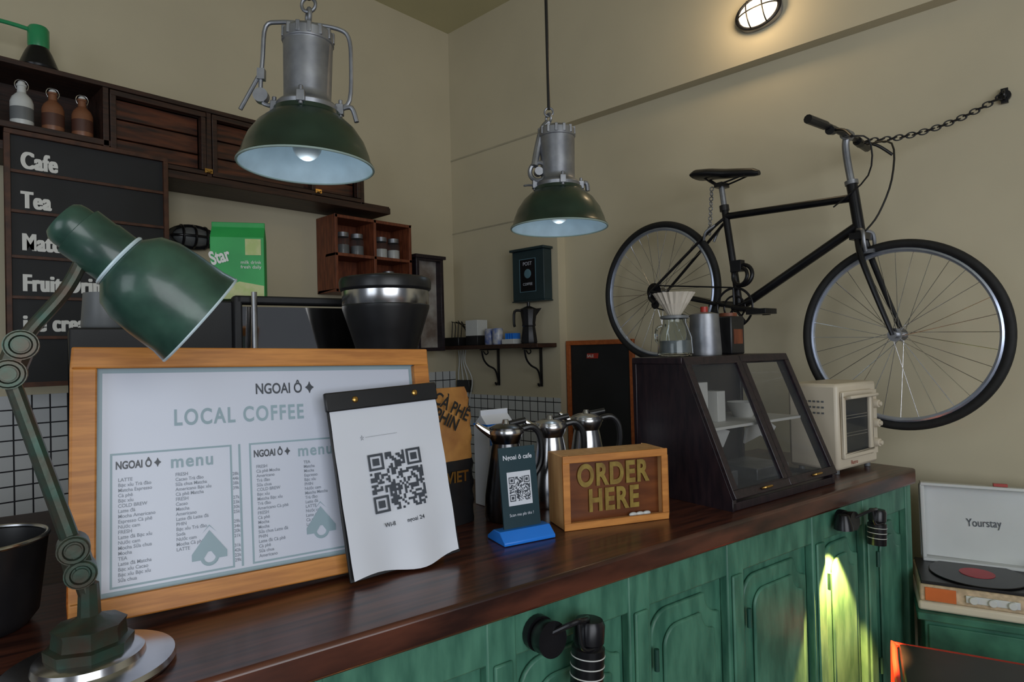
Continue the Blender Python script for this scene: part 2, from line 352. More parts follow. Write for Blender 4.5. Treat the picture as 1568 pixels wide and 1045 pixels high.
b=B(); b.tube([J1,E1],[.0125,.010],smooth=0); b.tube([E2,(-.062,0,.505),(-.026,0,.555),N1,(.002,0,.625)],.0095); b.make('arms',LARM,e)
ax=Vector((.775,-.05,-.63)).normalized(); A0=Vector((-.014,0,.656)); k=.80
def sc(P): return [(r*.92,z*k) for r,z in P]
b=B(); b.lathe(sc([(0,-.02),(.030,-.02),(.036,-.012),(.038,.0),(.038,.012),(.044,.014),(.044,.05),(.046,.055),(.046,.095),(.050,.10),(.072,.120),(.082,.15),(.086,.19),(.088,.245),(.091,.262),(.092,.268),(.089,.270)]),c=A0,axis=ax,n=48)
b.cyl((.002,0,.615),(.014,0,.640),.016); b.make('shade',LGR2,e)
b=B(); b.lathe(sc([(.089,.270),(.086,.258),(.084,.21),(.079,.155),(.066,.125),(.02,.115),(0,.115)]),c=A0,axis=ax,n=48); b.make('shade_inside',ENA,e)
b=B(); b.torus(tuple(A0+ax*.2165),tuple(ax),.0835,.0022,n=56,m=6); b.torus(tuple(A0+ax*.076),tuple(ax),.044,.003,n=40,m=6); b.make('rim_rings',ENA,e)
b=B(); b.sph(tuple(A0+ax*.14),.028); b.make('bulb',CER,e)
# ------------------------------------------------------------------ display case
e=G('display_case',CT(1.485,1.052,1.041))
w,d,hh,tf=.540,.355,.418,.165
Ms=Matrix(((0,0,1,0),(1,0,0,0),(0,1,0,0),(0,0,0,1)))
b=B(); b.M=Ms
b.poly([(0,0),(d,0),(d,hh),(tf,hh),(0,.03)],0,.016)
x0=w-.016; b.poly([(d-.03,0),(d,0),(d,hh),(d-.03,hh)],x0,w); b.poly([(0,0),(d,0),(d,.03),(0,.03)],x0,w); b.poly([(0,.03),(.028,.03),(tf+.028,hh),(tf,hh)],x0,w); b.poly([(tf,hh-.02),(d,hh-.02),(d,hh),(tf,hh)],x0,w)
b.M=Matrix(); b.bx(0,w,0,d,0,.022); b.bx(-.004,w+.004,tf-.006,d,hh-.016,hh+.004); b.bx(0,w,d-.012,d,.0,hh)
b.make('carcass',BWOOD,e,bevel=.002)
L=math.hypot(tf,hh-.03); sl=math.atan2(tf,hh-.03)
q=sub('door_plane',e,Matrix.Translation((0,0,.03))@Matrix.Rotation(pi/2-sl,4,'X'))
b=B(); b.frame(.0,w/2-.001,0,L,.024,-.002,.012); b.frame(w/2+.001,w,0,L,.024,-.002,.012); b.make('door_frames',BWOOD,q,bevel=.002)
b=B(); b.bx(.02,w/2-.02,.02,L-.02,.001,.004); b.bx(w/2+.02,w-.02,.02,L-.02,.001,.004); b.make('door_glass',DGL,q)
b=B()
for x in (w*.27,w*.77): b.tube([(x-.02,.012,.014),(x-.015,.012,.024),(x+.015,.012,.024),(x+.02,.012,.014)],.0035)
b.make('pulls',GOLD,q)
B().bx(.016,w-.016,.10,d-.012,.205,.213).make('inner_shelf',WHT,e)
b=B(); b.bx(.10,.17,.2,.27,.213,.34); b.bx(.19,.23,.18,.24,.213,.31); b.lathe([(.03,0),(.055,.05),(.05,.05),(.028,.005)],c=(.38,.22,.213)); b.lathe([(0,0),(.025,0),(.025,.10),(.012,.12),(.012,.14),(0,.14)],c=(.055,.2,.213)); b.make('stored_goods',WHT,e,bevel=.002)
b=B()
for x,y,r in ((.07,.14,-.5),(.16,.16,.25),(.33,.15,-.2),(.43,.17,.5)):
    b.M=Matrix.Translation((x,y,.18))@Matrix.Rotation(r,4,'Y')@Matrix.Rotation(.3,4,'X'); b.bx(-.045,.045,-.003,.003,-.035,.02)
b.make('price_cards',WHT,e)
b=B(); b.bx(.05,.20,.12,.26,.022,.07); b.bx(.30,.48,.12,.28,.022,.06); b.make('pastry_trays',STLD,e,bevel=.003)
ZT=1.041+hh+.005
e=G('pour_over_server',CT(1.575,1.310,ZT,pi/2))
b=B(); b.lathe([(0,.001),(.05,.001),(.055,.008),(.052,.06),(.036,.105),(.036,.12),(.033,.12),(.033,.105),(.049,.06),(.052,.01),(0,.005)]); b.tube([(.05,0,.04),(.075,0,.05),(.073,0,.09),(.04,0,.10)],.005); b.make('glass_server',GLS,e)
b=B(); b.lathe([(.038,.118),(.044,.12),(.044,.128),(.03,.13)]); b.lathe([(.0,.012),(.047,.012),(.048,.05),(0,.05)]); b.make('collar_and_coffee',GRY,e)
vs=[];N=40
for j,(r,z) in enumerate([(.02,.13),(.042,.165),(.062,.20)]):
    for i in range(N): rr=r*(1+(.07 if i%2 else -.05)*j/2); t=2*pi*i/N; vs.append((rr*math.cos(t),rr*math.sin(t),z))
b=B(); b.add(vs,[(j*N+i,j*N+(i+1)%N,(j+1)*N+(i+1)%N,(j+1)*N+i) for j in range(2) for i in range(N)]); b.make('paper_dripper',mat('filter_paper',(.62,.56,.48),.6),e,ang=10)
e=G('steel_moka_kettle',CT(1.730,1.315,ZT,.9))
B().lathe([(0,0),(.052,0),(.053,.01),(.047,.12),(.046,.135),(.02,.142),(0,.143)]).make('body',STLD,e)
b=B(); b.cyl((0,0,.14),(0,0,.16),.012); b.make('lid_knob',RED,e)
b=B(); b.tube([(.044,0,.12),(.072,0,.12),(.072,0,.05),(.05,0,.03)],.006); b.make('handle',BLK,e)
e=G('coffee_tin',CT(1.88,1.33,ZT)); b=B(); b.box((0,0,.065),(.075,.075,.13)); b.make('tin',BLK,e,bevel=.005); b=B(); b.cyl((0,0,.13),(0,0,.142),.03); b.box((0,-.038,.06),(.05,.002,.05)); b.make('lid_and_label',RWOOD,e)
# ------------------------------------------------------------------ toaster oven
e=G('toaster_oven',CT(2.140,1.095,1.041))
B().bx(0,.28,.0,.18,.015,.312).make('shell',CRM,e,bevel=.012)
b=B(); b.M=XZ; b.frame(.015,.222,.055,.285,.018,0,.014); b.make('door_frame',CRM,e,bevel=.004)
B().bx(.033,.204,-.006,-.003,.073,.267).make('door_glass',DGL,e)
b=B(); b.bx(.033,.204,-.001,.0005,.073,.267); b.make('oven_cavity',BLK,e)
b=B(); [b.tube([(.035,-.002,z),(.202,-.002,z)],.0015,smooth=0) for z in(.13,.14,.19,.20)]; b.make('rack',STL,e)
b=B(); b.tube([(.03,-.014,.262),(.035,-.04,.268),(.197,-.04,.268),(.205,-.014,.262)],.006)
for z in (.09,.16,.23): b.cyl((.252,.0,z),(.252,-.022,z),.017,.014); b.cyl((.252,-.022,z),(.252,-.03,z),.008)
b.bx(.229,.275,-.003,0,.05,.28)
b.make('handle_and_knobs',CRM,e,bevel=.001)
b=B(); [b.cyl((x,y,0),(x,y,.018),.01) for x in(.03,.25) for y in(.025,.15)]
for i in range(6):
    for j in range(3): b.box((-.001,.05+.015*i,.25-.02*j),(.002,.008,.006))
b.make('feet_and_vents',GRY,e)
q=sub('oven_badge',e,Matrix.Translation((.08,-.001,.03))@RX); text('Retro',0,0,.02,RED,q)
# ------------------------------------------------------------------ pendant lamps
RIMP=mat('rim_pale',(.35,.45,.42),.4)
def pendant(x,y,z,kind,tilt,k):
    e=G('industrial_pendant_lamp',Matrix.Translation((x,y,z))@Matrix.Rotation(CA-.5,4,'Z')@Matrix.Rotation(tilt,4,'Y')@Matrix.Scale(k,4))
    R=.182
    B().lathe([(R-.002,-.004),(R+.003,.0),(R,.006),(R-.006,.012),(.170,.035),(.156,.070),(.132,.105),(.104,.13),(.092,.138),(.090,.150),(.0,.150)],n=64).make('shade',LGRN,e)
    B().lathe([(R,-.005),(R-.004,.0),(.165,.033),(.150,.067),(.126,.098),(.06,.122),(0,.127)],n=64).make('shade_inside',ENA,e)
    b=B(); b.torus((0,0,-.002),(0,0,1),R,.0035,n=64); b.make('rim',RIMP,e)
    b=B(); b.sph((0,0,.065),.042,(1,1,1.2)); b.make('bulb',CER,e)
    b=B(); b.lathe([(0,.150),(.082,.150),(.084,.165),(.078,.172),(.070,.176),(.064,.185),(.064,.20),(.067,.34),(.070,.342),(.070,.37),(.062,.378),(.03,.382),(0,.382)],n=48)
    for i in range(14):
        t=2*pi*i/14; b.box((.066*math.cos(t),.066*math.sin(t),.362),(.012,.012,.03))
    for t in (0,pi/2,pi,3*pi/2):
        b.box((.088*math.cos(t),.088*math.sin(t),.162),(.022,.022,.03)); b.cyl((.09*math.cos(t),.09*math.sin(t),.14),(.09*math.cos(t),.09*math.sin(t),.19),.006)
    b.make('housing',STLD,e,bevel=.002)
    b=B()
    if kind==0:
        b.tube([(-.085,0,.165),(-.125,0,.18),(-.122,0,.30),(-.115,0,.385),(-.08,0,.40),(-.02,0,.402)],.006)
        b.tube([(.085,0,.165),(.115,0,.19),(.118,0,.30),(.11,0,.37),(.08,0,.392),(.02,0,.40)],.006)
        b.tube([(-.13,0,.25),(-.15,0,.21),(-.18,0,.15)],.006); b.cyl((-.125,-.012,.19),(-.125,.012,.19),.02); b.box((-.125,0,.25),(.02,.02,.03))
        b.tube([(.09,0,.165),(.12,0,.17),(.135,0,.13)],.007)
        b.torus((0,0,.42),(1,.4,0),.022,.006,n=20); b.torus((.0,0,.455),(.2,1,0),.02,.005,n=20); hk=.47
    else:
        b.torus((-.075,-.01,.21),(.4,1,0),.034,.009,n=24); b.cyl((-.075,-.02,.21),(-.075,.01,.21),.016)
        b.tube([(-.09,-.01,.23),(-.075,0,.30),(-.055,0,.37),(-.03,0,.40)],.014,smooth=3); b.tube([(-.05,-.01,.19),(-.04,-.02,.27),(-.05,0,.36)],.008)
        b.tube([(-.09,0,.16),(-.12,-.02,.155),(-.135,-.03,.15)],.004); b.tube([(.085,0,.165),(.11,0,.17),(.115,0,.14)],.009)
        b.torus((-.03,0,.415),(1,.4,0),.018,.005,n=20); b.torus((-.028,0,.44),(.2,1,0),.016,.004,n=20); hk=.45
    b.make('bracket_and_rings',STLD,e)
    Mi=e.matrix_world.inverted(); p1=e.matrix_world@Vector((0 if kind==0 else -.028,0,hk)); pt=Mi@Vector((p1.x,p1.y,3.70))
    B().cyl(Mi@p1,pt,.0065,n=10).make('cable',BLK,e)
    B().cyl(Mi@Vector((p1.x,p1.y,3.66)),pt,.04,n=24).make('ceiling_rose',BLK,e)
    l=bpy.data.lights.new('shade_fill_light','POINT'); l.energy=.22; l.color=(.72,.88,1); l.shadow_soft_size=.02; o=bpy.data.objects.new('shade_fill_light',l); bpy.context.collection.objects.link(o); o.parent=e; o.location=(0,0,-.012)  # added cool fill brightening the shade's inside; the pendant itself is unlit
pendant(.842,1.51,1.995,0,.03,.94); pendant(1.87,1.49,1.958,1,0,1.0)
# ------------------------------------------------------------------ upper shelf on left wall
e=G('wall_shelf_crates',Matrix())
b=B(); y0,y1=3.0,3.245
b.bx(-.9,.80,y0,y1,2.39,2.415); b.bx(-.9,2.19,y0-.01,y1,2.30,2.335)
b.bx(-.9,2.03,y0-.005,y1,2.635,2.655)
for x in(-.3,.20,.765,1.18,2.01): b.bx(x-.011,x+.011,y0,y1,2.335,2.64)
b.bx(.77,2.02,y1-.03,y1,2.335,2.64); b.bx(-.9,.77,y1-.012,y1,2.335,2.64)
b.bx(1.7,1.72,y0,y1,2.335,2.46); b.bx(2.0,2.19,y0,y1,2.335,2.345)
b.make('planks',DWOOD,e,bevel=.002)
# two separate crates with rims and slatted faces
for nm,xa,xb in (('a',.780,1.166),('b',1.194,1.996)):
    b=B(); b.M=Matrix.Translation((0,3.012,0))@XZ; b.frame(xa,xb,2.340,2.632,.022,-.02,.016); b.make('crate_rim_'+nm,DWOOD,e,bevel=.002)
    b=B()
    for i in range(3): z=2.36+.085*i; b.bx(xa+.02,xb-.02,3.045,3.058,z,z+.080)
    b.make('crate_slats_'+nm,mat('crate_slat_wood_'+nm,(.130,.036,.014),.45,scale=5,col2=(.022,.009,.007),stretch=(1.2,6,9),bump=.3,detail=8),e,bevel=.003)
b=B(); [b.tube([(x,2.992,2.36),(x+.012,2.985,2.352),(x+.024,2.992,2.36)],.004) for x in(1.16,1.72)]; [b.bx(x-.005,x+.03,2.990,3.0,2.35,2.37) for x in(1.16,1.72)]; b.make('hardware',GOLD,e)
LBD=mat('label_dark',(.08,.03,.02),.5)
for x,h,m in ((.385,.17,CER),(.492,.17,CER),(.592,.165,BRN),(.692,.165,BRN)):
    e=G('swing_top_bottle',T(x,3.05,2.416))
    B().lathe([(0,0),(.036,0),(.038,.01),(.038,h*.55),(.032,h*.66),(.015,h*.78),(.014,h*.92),(.017,h*.93),(.017,h*.97),(0,h*.97)]).make('body',m,e)
    b=B(); b.sph((0,0,h),.013,(1,1,.8)); b.make('stopper',CER,e)
    b=B(); b.tube([(.016,0,h*.85),(.022,0,h*.97),(.012,0,h+.012),(-.012,0,h+.012),(-.022,0,h*.97),(-.016,0,h*.85)],.002); b.make('wire_bail',STL,e)
    b=B(); b.lathe([(.0385,.02),(.0385,.07)],n=24); b.make('label',GRY if m is CER else LBD,e)
e=G('green_work_lamp',T(.55,3.06,2.656))
B().lathe([(0,0),(.065,0),(.068,.008),(.06,.03),(.045,.07),(.035,.09),(0,.09)]).make('shade',BLKM,e)
b=B(); b.lathe([(0,.09),(.034,.09),(.036,.10),(.036,.165),(.03,.175),(0,.178)]); b.tube([(0,0,.155),(-.1,0,.16),(-.30,.0,.15)],.008); b.cyl((-.30,0,0),(-.30,0,.15),.008); b.make('socket_and_arm',mat('bright_green_enamel',(.03,.30,.12),.3,var=.1),e)
# ------------------------------------------------------------------ menu chalkboard
e=G('menu_chalkboard',face((.428,2.985,1.405),(1,0,0)))
B().bx(0,.56,0,.970,-.015,0).make('slate',CHK,e)
b=B(); b.frame(-.004,.562,-.004,.973,.018,0,.016)
for z in(.817,.665,.492,.338,.185): b.bx(.014,.546,z-.006,z+.006,0,.010)
b.make('frame_rails',mat('chalkboard_frame_wood',(.095,.034,.016),.5,scale=8,col2=(.045,.017,.010),stretch=(3,3,1)),e,bevel=.001)
for s_,z in(('Cafe',.834),('Tea',.682),('Matcha',.520),('Fruit Drinks',.364),('ice cream',.210)):
    for k2 in range(4): text(s_,.045+.0022*k2,z,.090,WHT,e,bold=.0016,sx=.62,z=.002+.0002*k2,cs=1.12)
b=B(); b.bx(.10,.13,.90,.93,-.03,-.015); b.bx(.43,.46,.90,.93,-.03,-.015); b.make('hangers',BLK,e)
def bulkhead(name,M,w,h,lit):
    e=G(name,M)
    def oval(b,w,h,z0,z1,k=.9):
        N=40; P=[(w/2*math.copysign(abs(math.cos(2*pi*i/N))**.8,math.cos(2*pi*i/N)),h/2*math.copysign(abs(math.sin(2*pi*i/N))**.8,math.sin(2*pi*i/N))) for i in range(N)]
        vs=[(x,y,z0) for x,y in P]+[(x*k,y*k,z1) for x,y in P]; b.add(vs,[(i,(i+1)%N,N+(i+1)%N,N+i) for i in range(N)]+[tuple(range(N))[::-1],tuple(range(N,2*N))])
    b=B(); oval(b,w,h,0,.03,.95); b.make('back_plate',BLKM if not lit else STLD,e,bevel=.003)
    b=B(); b.sph((0,0,.03),.5,(w*.86,h*.84,.085)); b.make('globe',EMI if lit else GRY,e)
    b=B()
    for t in ((-.5,0,.5) if not lit else (-.35,.35)):
        b.tube([(w*.5*t,h*.46*math.cos(a),.03+.052*math.sin(a)*(1-.25*abs(t))) for a in [pi*i/8 for i in range(9)]],.003 if lit else .006)
    b.tube([(w*.46*math.cos(a),0,.03+.052*math.sin(a)) for a in [pi*i/8 for i in range(9)]],.003 if lit else .006)
    b.torus((0,0,.032),(0,0,1),.5*h*.95,.007,n=40,sx=w/h); b.make('cage',BLKM,e)
bulkhead('bulkhead_wall_lamp',face((1.18,3.25,2.085),(1,0,0)),.22,.115,False)
bulkhead('bulkhead_wall_lamp',face((2.90,1.100,3.010),(0,-1,0))@Matrix.Rotation(.10,4,'Z'),.205,.145,True)
l=bpy.data.lights.new('wall_lamp_glow','POINT'); l.energy=2.4; l.color=(1,.74,.44); l.shadow_soft_size=.06; o=bpy.data.objects.new('wall_lamp_glow',l); bpy.context.collection.objects.link(o); o.location=(2.74,1.10,3.0)
# ------------------------------------------------------------------ hutch with jars
e=G('cubby_shelf',T(1.86,3.05,1.84))
b=B(); w,d,h=.525,.195,.43
b.bx(0,w,d-.01,d,0,h)
for x in(0,w/2-.009,w-.018): b.bx(x,x+.018,0,d,0,h)
for z in(0,.20,h-.018): b.bx(0,w,0,d,z,z+.018)
b.make('case',RWOOD,e,bevel=.002)
for x,z in((.09,.218),(.185,.218),(.35,.218),(.44,.218),(.40,.018)):
    q=G('glass_jar',T(1.86+x,3.12,1.84+z+.001))
    B().lathe([(0,0),(.038,0),(.04,.01),(.04,.085),(.03,.10),(.0,.10)]).make('glass',DGL,q); B().lathe([(0,.005),(.036,.005),(.036,.055),(0,.06)]).make('contents',CER if x>.2 else GRY,q)
    B().lathe([(0,.10),(.034,.10),(.034,.125),(0,.127)]).make('lid',STLD,q)
e=G('wall_cabinet_glazed',face((2.42,3.05,1.50),(1,0,0)))
B().frame(0,.215,0,.59,.022,-.02,0).make('frame',BWOOD,e,bevel=.002)
b=B(); b.bx(0,.215,0,.59,-.19,-.18); b.bx(0,.02,0,.59,-.18,-.02); b.bx(.195,.215,0,.59,-.18,-.02); b.bx(0,.215,.57,.59,-.18,-.02); b.bx(0,.215,0,.02,-.18,-.02); b.bx(-.012,.228,.58,.60,-.19,.012); b.make('case',BWOOD,e)
B().bx(.02,.195,.02,.57,-.06,-.05).make('back_print',mat('pale_print',(.40,.38,.36),.4,col2=(.16,.12,.10),scale=8),e)
# ------------------------------------------------------------------ pillar shelf
e=G('bracket_shelf',Matrix())
B().bx(2.72,2.898,2.35,3.235,1.505,1.53).make('plank',DWOOD,e,bevel=.002)
b=B()
for y in(2.47,2.83):
    b.bx(2.735,2.898,y-.008,y+.008,1.497,1.505); b.bx(2.888,2.896,y-.008,y+.008,1.27,1.505)
    b.tube([(2.745,y,1.495),(2.76,y,1.44),(2.80,y,1.40),(2.86,y,1.37),(2.885,y,1.30),(2.87,y,1.275),(2.86,y,1.29)],.006)
    b.tube([(2.76,y,1.49),(2.78,y,1.47),(2.80,y,1.48),(2.795,y,1.495)],.004)
b.make('scroll_brackets',BLKM,e)
e=G('moka_pot',T(2.79,2.47,1.531,-.6))
b=B(); b.lathe([(0,0),(.048,0),(.05,.01),(.04,.085),(.038,.10),(.042,.105),(.040,.12),(.052,.20),(.05,.205),(.01,.222),(0,.224)],n=10); b.cyl((0,0,.22),(0,0,.245),.01); b.tube([(-.045,0,.195),(-.085,0,.19),(-.09,0,.12),(-.085,0,.10)],.008); b.add([(.04,-.015,.16),(.04,.015,.16),(.08,0,.21),(.03,.02,.205),(.03,-.02,.205)],[(0,1,2),(0,2,4),(1,3,2),(2,3,4)]); b.make('pot',BLKM,e,ang=20)
e=G('tea_box',T(2.79,2.92,1.531)); b=B(); b.box((0,0,.03),(.09,.11,.06)); b.make('box_blue',BLK,e,bevel=.002); b=B(); b.box((0,0,.11),(.09,.11,.10)); b.make('box_white',CER,e,bevel=.002)
e=G('drink_can',T(2.77,2.71,1.531)); b=B(); b.lathe([(0,0),(.03,0),(.033,.006),(.033,.09),(.028,.10),(0,.10)]); b.make('can',mat('can_blue',(.04,.12,.45),.3,col2=(.6,.6,.6),scale=18),e)
e=G('drink_can',T(2.78,2.79,1.531)); b=B(); b.lathe([(0,0),(.03,0),(.033,.006),(.033,.09),(.028,.10),(0,.10)]); b.make('can',mat('can_pale',(.5,.5,.5),.3,col2=(.05,.1,.35),scale=18),e)
e=G('sugar_sachet_tray',T(2.78,2.60,1.531)); b=B(); b.bx(-.04,.04,-.05,.05,0,.03); b.make('tray',CER,e,bevel=.002); b=B(); [b.bx(-.03,.03,-.04+.02*i,-.03+.02*i,.028,.065) for i in range(4)]; b.make('sachets',BLU,e)
e=G('junction_case',T(2.79,3.12,1.531)); b=B(); b.bx(-.05,.05,-.08,.08,0,.055); b.make('case',BLK,e,bevel=.004); b=B(); [b.tube([(0,-.05+.03*i,.05),(.0,-.06+.03*i,.12+.03*(i%2)),(.03,-.03+.03*i,.16),(.1,.0,.08+.02*i)],.003) for i in range(4)]; b.make('cables',BLK,e)
e=G('hanging_power_cables',Matrix()); b=B()
for i in range(4): b.tube([(2.884-.006*i,3.20-.03*i,1.50),(2.88-.01*i,3.19-.03*i,1.42),(2.878,3.20-.045*i,1.30),(2.88,3.16-.02*i,1.15),(2.88,3.18-.03*i,1.0)],.004)
b.make('cables',CER,e); b=B(); b.bx(2.86,2.892,3.08,3.20,1.22,1.30); b.make('socket_block',BLK,e,bevel=.004)
e=G('wall_letter_box',face((2.895,2.62,1.79),(0,-1,0)))
B().bx(0,.25,0,.30,0,.075).make('case',TEAL,e,bevel=.004)
b=B(); b.bx(-.012,.262,.30,.315,0,.09); b.bx(-.006,.256,-.008,0,0,.08); b.make('cap',TEAL,e,bevel=.003)
B().bx(.06,.19,.05,.25,.075,.077).make('label_panel',BLKM,e)
b=B(); b.frame(.06,.19,.05,.25,.004,.077,.079); b.sph((.125,.16,.078),.028,(1,1,.1)); b.make('label_print',mat('label_teal',(.10,.20,.26),.4),e)
text('POST',.125,.21,.03,PAP2,e,z=.079,align='CENTER'); text('COFFEE',.125,.09,.022,PAP2,e,z=.079,align='CENTER')
e=G('framed_chalkboard',face((2.965,2.318,.90),(0,-1,0)))
B().frame(0,.46,0,.64,.026,-.002,.02).make('frame',mat('orange_wood',(.50,.13,.03),.45,scale=8,col2=(.38,.09,.02),stretch=(6,6,1)),e,bevel=.002)
B().bx(.02,.44,.02,.62,0,.008).make('slate',CHK,e)
b=B(); b.poly([(.14,.535),(.22,.535),(.225,.565),(.145,.565)],.008,.010); b.make('sticker',RED,e)
text('SALE',.145,.542,.022,WHT,e,z=.011,bold=.0004)
# ------------------------------------------------------------------ back bar, espresso machine, grinder, carton
e=G('back_bar_cabinet',CT(0,0,0))
B().bx(-.6,1.30,1.74,2.62,.955,1.0).make('worktop',DWOOD,e,bevel=.003)
b=B(); b.bx(-.58,1.28,1.78,2.60,0,.955)
for i in range(4): b.bx(-.55+.46*i,-.13+.46*i,1.765,1.78,.08,.9)
b.make('carcass',BWOOD,e,bevel=.003)
e=G('espresso_machine',CT(0,0,1.001))
b=B(); b.bx(.02,.90,2.16,2.48,.06,.26); b.bx(.02,.90,2.11,2.48,.03,.10); b.bx(.02,.24,2.14,2.48,.26,.59); b.bx(.24,.45,2.14,2.48,.26,.675); b.bx(.45,.91,2.18,2.48,.26,.655)
b.bx(.45,.92,2.105,2.18,.665,.69); b.bx(.445,.47,2.105,2.14,.3,.69); b.bx(.90,.92,2.105,2.14,.3,.675)
[b.cyl((x,y,0),(x,y,.04),.03) for x in(.10,.82) for y in(2.18,2.42)]
b.make('body',BLKR,e,bevel=.006)
q=sub('mirror_mount',e,Matrix.Translation((.472,2.150,.30))@Matrix.Rotation(pi/2+math.radians(4.5),4,'X'))
B().bx(0,.426,0,.357,0,.004).make('mirror_panel',MIR,q)
b=B(); b.tube([(.50,2.085,.30),(.50,2.085,.70)],.009,smooth=0); b.cyl((.50,2.085,.30),(.50,2.13,.30),.012); [b.cyl((x,2.11,.28),(x,2.11,.36),.03) for x in(.15,.38)]; b.make('steam_wand_groups',STL,e)
b=B(); b.lathe([(0,.591),(.06,.591),(.065,.60),(.058,.70),(0,.70)],c=(.115,2.28,0)); b.make('cup_warmer_jug',GRY,e)
e=G('milk_box',CT(.505,2.30,1.692,-.35))
b=B(); b.bx(-.085,.085,-.04,.04,0,.21); b.M=Ms; b.poly([(-.04,.21),(.04,.21),(.004,.25),(.004,.268),(-.004,.268),(-.004,.25)],-.085,.085); b.make('carton',MILKG,e,bevel=.002)
q=sub('box_face',e,Matrix.Translation((-.075,-.041,0))@RX)
b=B(); b.poly([(-.008,.001),(.158,.001),(.158,.045),(.08,.06),(.03,.04),(-.008,.05)],0,.001); b.sph((.03,.06,.001),.022,(1.2,1,.1)); b.bx(.10,.15,.15,.205,0,.001); b.make('carton_art',mat('carton_cream',(.65,.62,.35),.5,col2=(.45,.55,.2),scale=20),q)
o=text('Star',-.004,.115,.062,WHT,q,bold=.002,sx=.62,z=.002); o.rotation_euler=(0,0,.3)
text('milk drink\nfresh daily',.085,.12,.016,WHT,q,z=.002)
e=G('coffee_grinder',CT(.878,1.93,1.001)@Matrix.Diagonal((.94,.94,.977,1)))
b=B(); b.box((0,0,.02),(.20,.26,.04)); b.box((0,.03,.25),(.16,.17,.44)); b.lathe([(0,.44),(.09,.44),(.10,.50),(.125,.58),(.15,.655),(.152,.67),(.14,.67),(.0,.66)])
b.lathe([(.150,.715),(.158,.72),(.160,.745),(.155,.76),(.05,.775),(0,.775)]); b.make('body_and_hopper',BLK,e,bevel=.004)
B().lathe([(.148,.665),(.150,.668),(.150,.717),(.146,.717)],n=48).make('steel_band',STL,e)
b=B(); b.tube([(-.03,-.05,.30),(-.03,-.17,.28)],.01,smooth=0); b.tube([(.03,-.05,.30),(.03,-.17,.28)],.01,smooth=0); b.make('portafilter_fork',STL,e)
# ------------------------------------------------------------------ bicycle
fh=Vector((2.63,.538,1.517)); bd=Vector((.131,.991,0)).normalized(); by=Z.cross(bd)
M=Matrix((bd,by,Z)).transposed().to_4x4(); M.translation=fh
e=G('bicycle',M); K=1.02
def P(b_,z,y=0): return (b_*K,y,(z-1.517)*K)
RW=(1.04,1.76); BBp=(.612,1.655)
def wheel(c,nm,cass):
    x,_,z=P(*c)
    B().torus((x,0,z),(0,1,0),.331,.0155,n=96,m=12).make(nm+'_tyre',RUB,e)
    b=B(); b.torus((x,0,z),(0,1,0),.309,.009,n=96,m=8,sz=1.2); b.make(nm+'_rim',RIM,e)
    b=B()
    for i in range(32):
        a=2*pi*i/32; s_=.03 if i%2 else -.03; a2=a+(.5 if (i//2)%2 else -.5)
        b.cyl((x+.018*math.cos(a2),s_,z+.018*math.sin(a2)),(x+.305*math.cos(a),0,z+.305*math.sin(a)),.0012,n=5)
    b.cyl((x,-.05,z),(x,.05,z),.013); b.cyl((x,-.032,z),(x,-.028,z),.024); b.cyl((x,.028,z),(x,.032,z),.024); b.make(nm+'_spokes_hub',STL,e)
    if cass:
        b=B()
        for i in range(6): b.cyl((x,.036+.003*i,z),(x,.038+.003*i,z),.042-.004*i,n=28)
        b.tube([(x,.055,z),(x+.01,.06,z-.03),(x-.02,.06,z-.06)],.009); b.cyl((x-.02,.052,z-.065),(x-.02,.058,z-.065),.022); b.make('cassette_derailleur',BLKM,e)
wheel((0,1.517),'front',False); wheel(RW,'rear',True)
HT=(.139,2.085); HB=(.116,1.90); ST=(.672,2.10)
b=B()
b.tube([P(*HT),P(*HB)],.020,smooth=0,n=16)
b.tube([P(.665,2.06),P(.135,2.035)],.0155,smooth=0,n=16); b.tube([P(.118,1.93),P(*BBp)],.0185,smooth=0,n=16); b.tube([P(*BBp),P(*ST)],.0155,smooth=0,n=16)
for s_ in(-1,1):
    b.tube([P(*BBp,.02*s_),P(.72,1.68,.035*s_),P(*RW,.06*s_)],.0085,n=10); b.tube([P(.668,2.05,.014*s_),P(.75,1.99,.03*s_),P(*RW,.06*s_)],.007,n=10)
    b.tube([P(.112,1.875,.03*s_),P(.095,1.80,.048*s_),P(.05,1.66,.05*s_),P(.0,1.517,.05*s_)],[.0135,.008],n=10)
b.box(P(.113,1.885),(.05,.09,.025)); b.cyl(P(*BBp,-.035),P(*BBp,.035),.021)
b.make('frame_and_fork',BLKM,e)
b=B(); b.tube([P(*ST),P(.683,2.19)],.013,smooth=0); b.tube([P(*HT),P(.152,2.175),P(.157,2.24),P(.15,2.275)],.0135); b.cyl(P(.15,2.275,-.02),P(.15,2.275,.02),.02)
b.cyl(P(*HT),P(.141,2.10),.024); b.make('seatpost_and_stem',STLD,e)
b=B(); b.cyl(P(.6715,2.085),P(.674,2.11),.021)
hb=[P(.17,2.285,.27),P(.155,2.28,.16),P(.15,2.275,.03),P(.15,2.275,-.03),P(.155,2.275,-.15),P(.17,2.275,-.235)]
b.tube(hb,.0115)
b.tube([P(.17,2.285,.275),P(.16,2.282,.16)],.0165,smooth=0); b.tube([P(.17,2.275,-.237),P(.16,2.275,-.13)],.0165,smooth=0)
b.tube([P(.15,2.27,.13),P(.10,2.25,.15),P(.06,2.21,.19)],.006); b.tube([P(.15,2.27,-.11),P(.10,2.25,-.14),P(.06,2.21,-.18)],.006)
b.cyl(P(.15,2.27,.12),P(.15,2.265,.15),.017); b.cyl(P(.15,2.27,-.09),P(.15,2.265,-.12),.017)
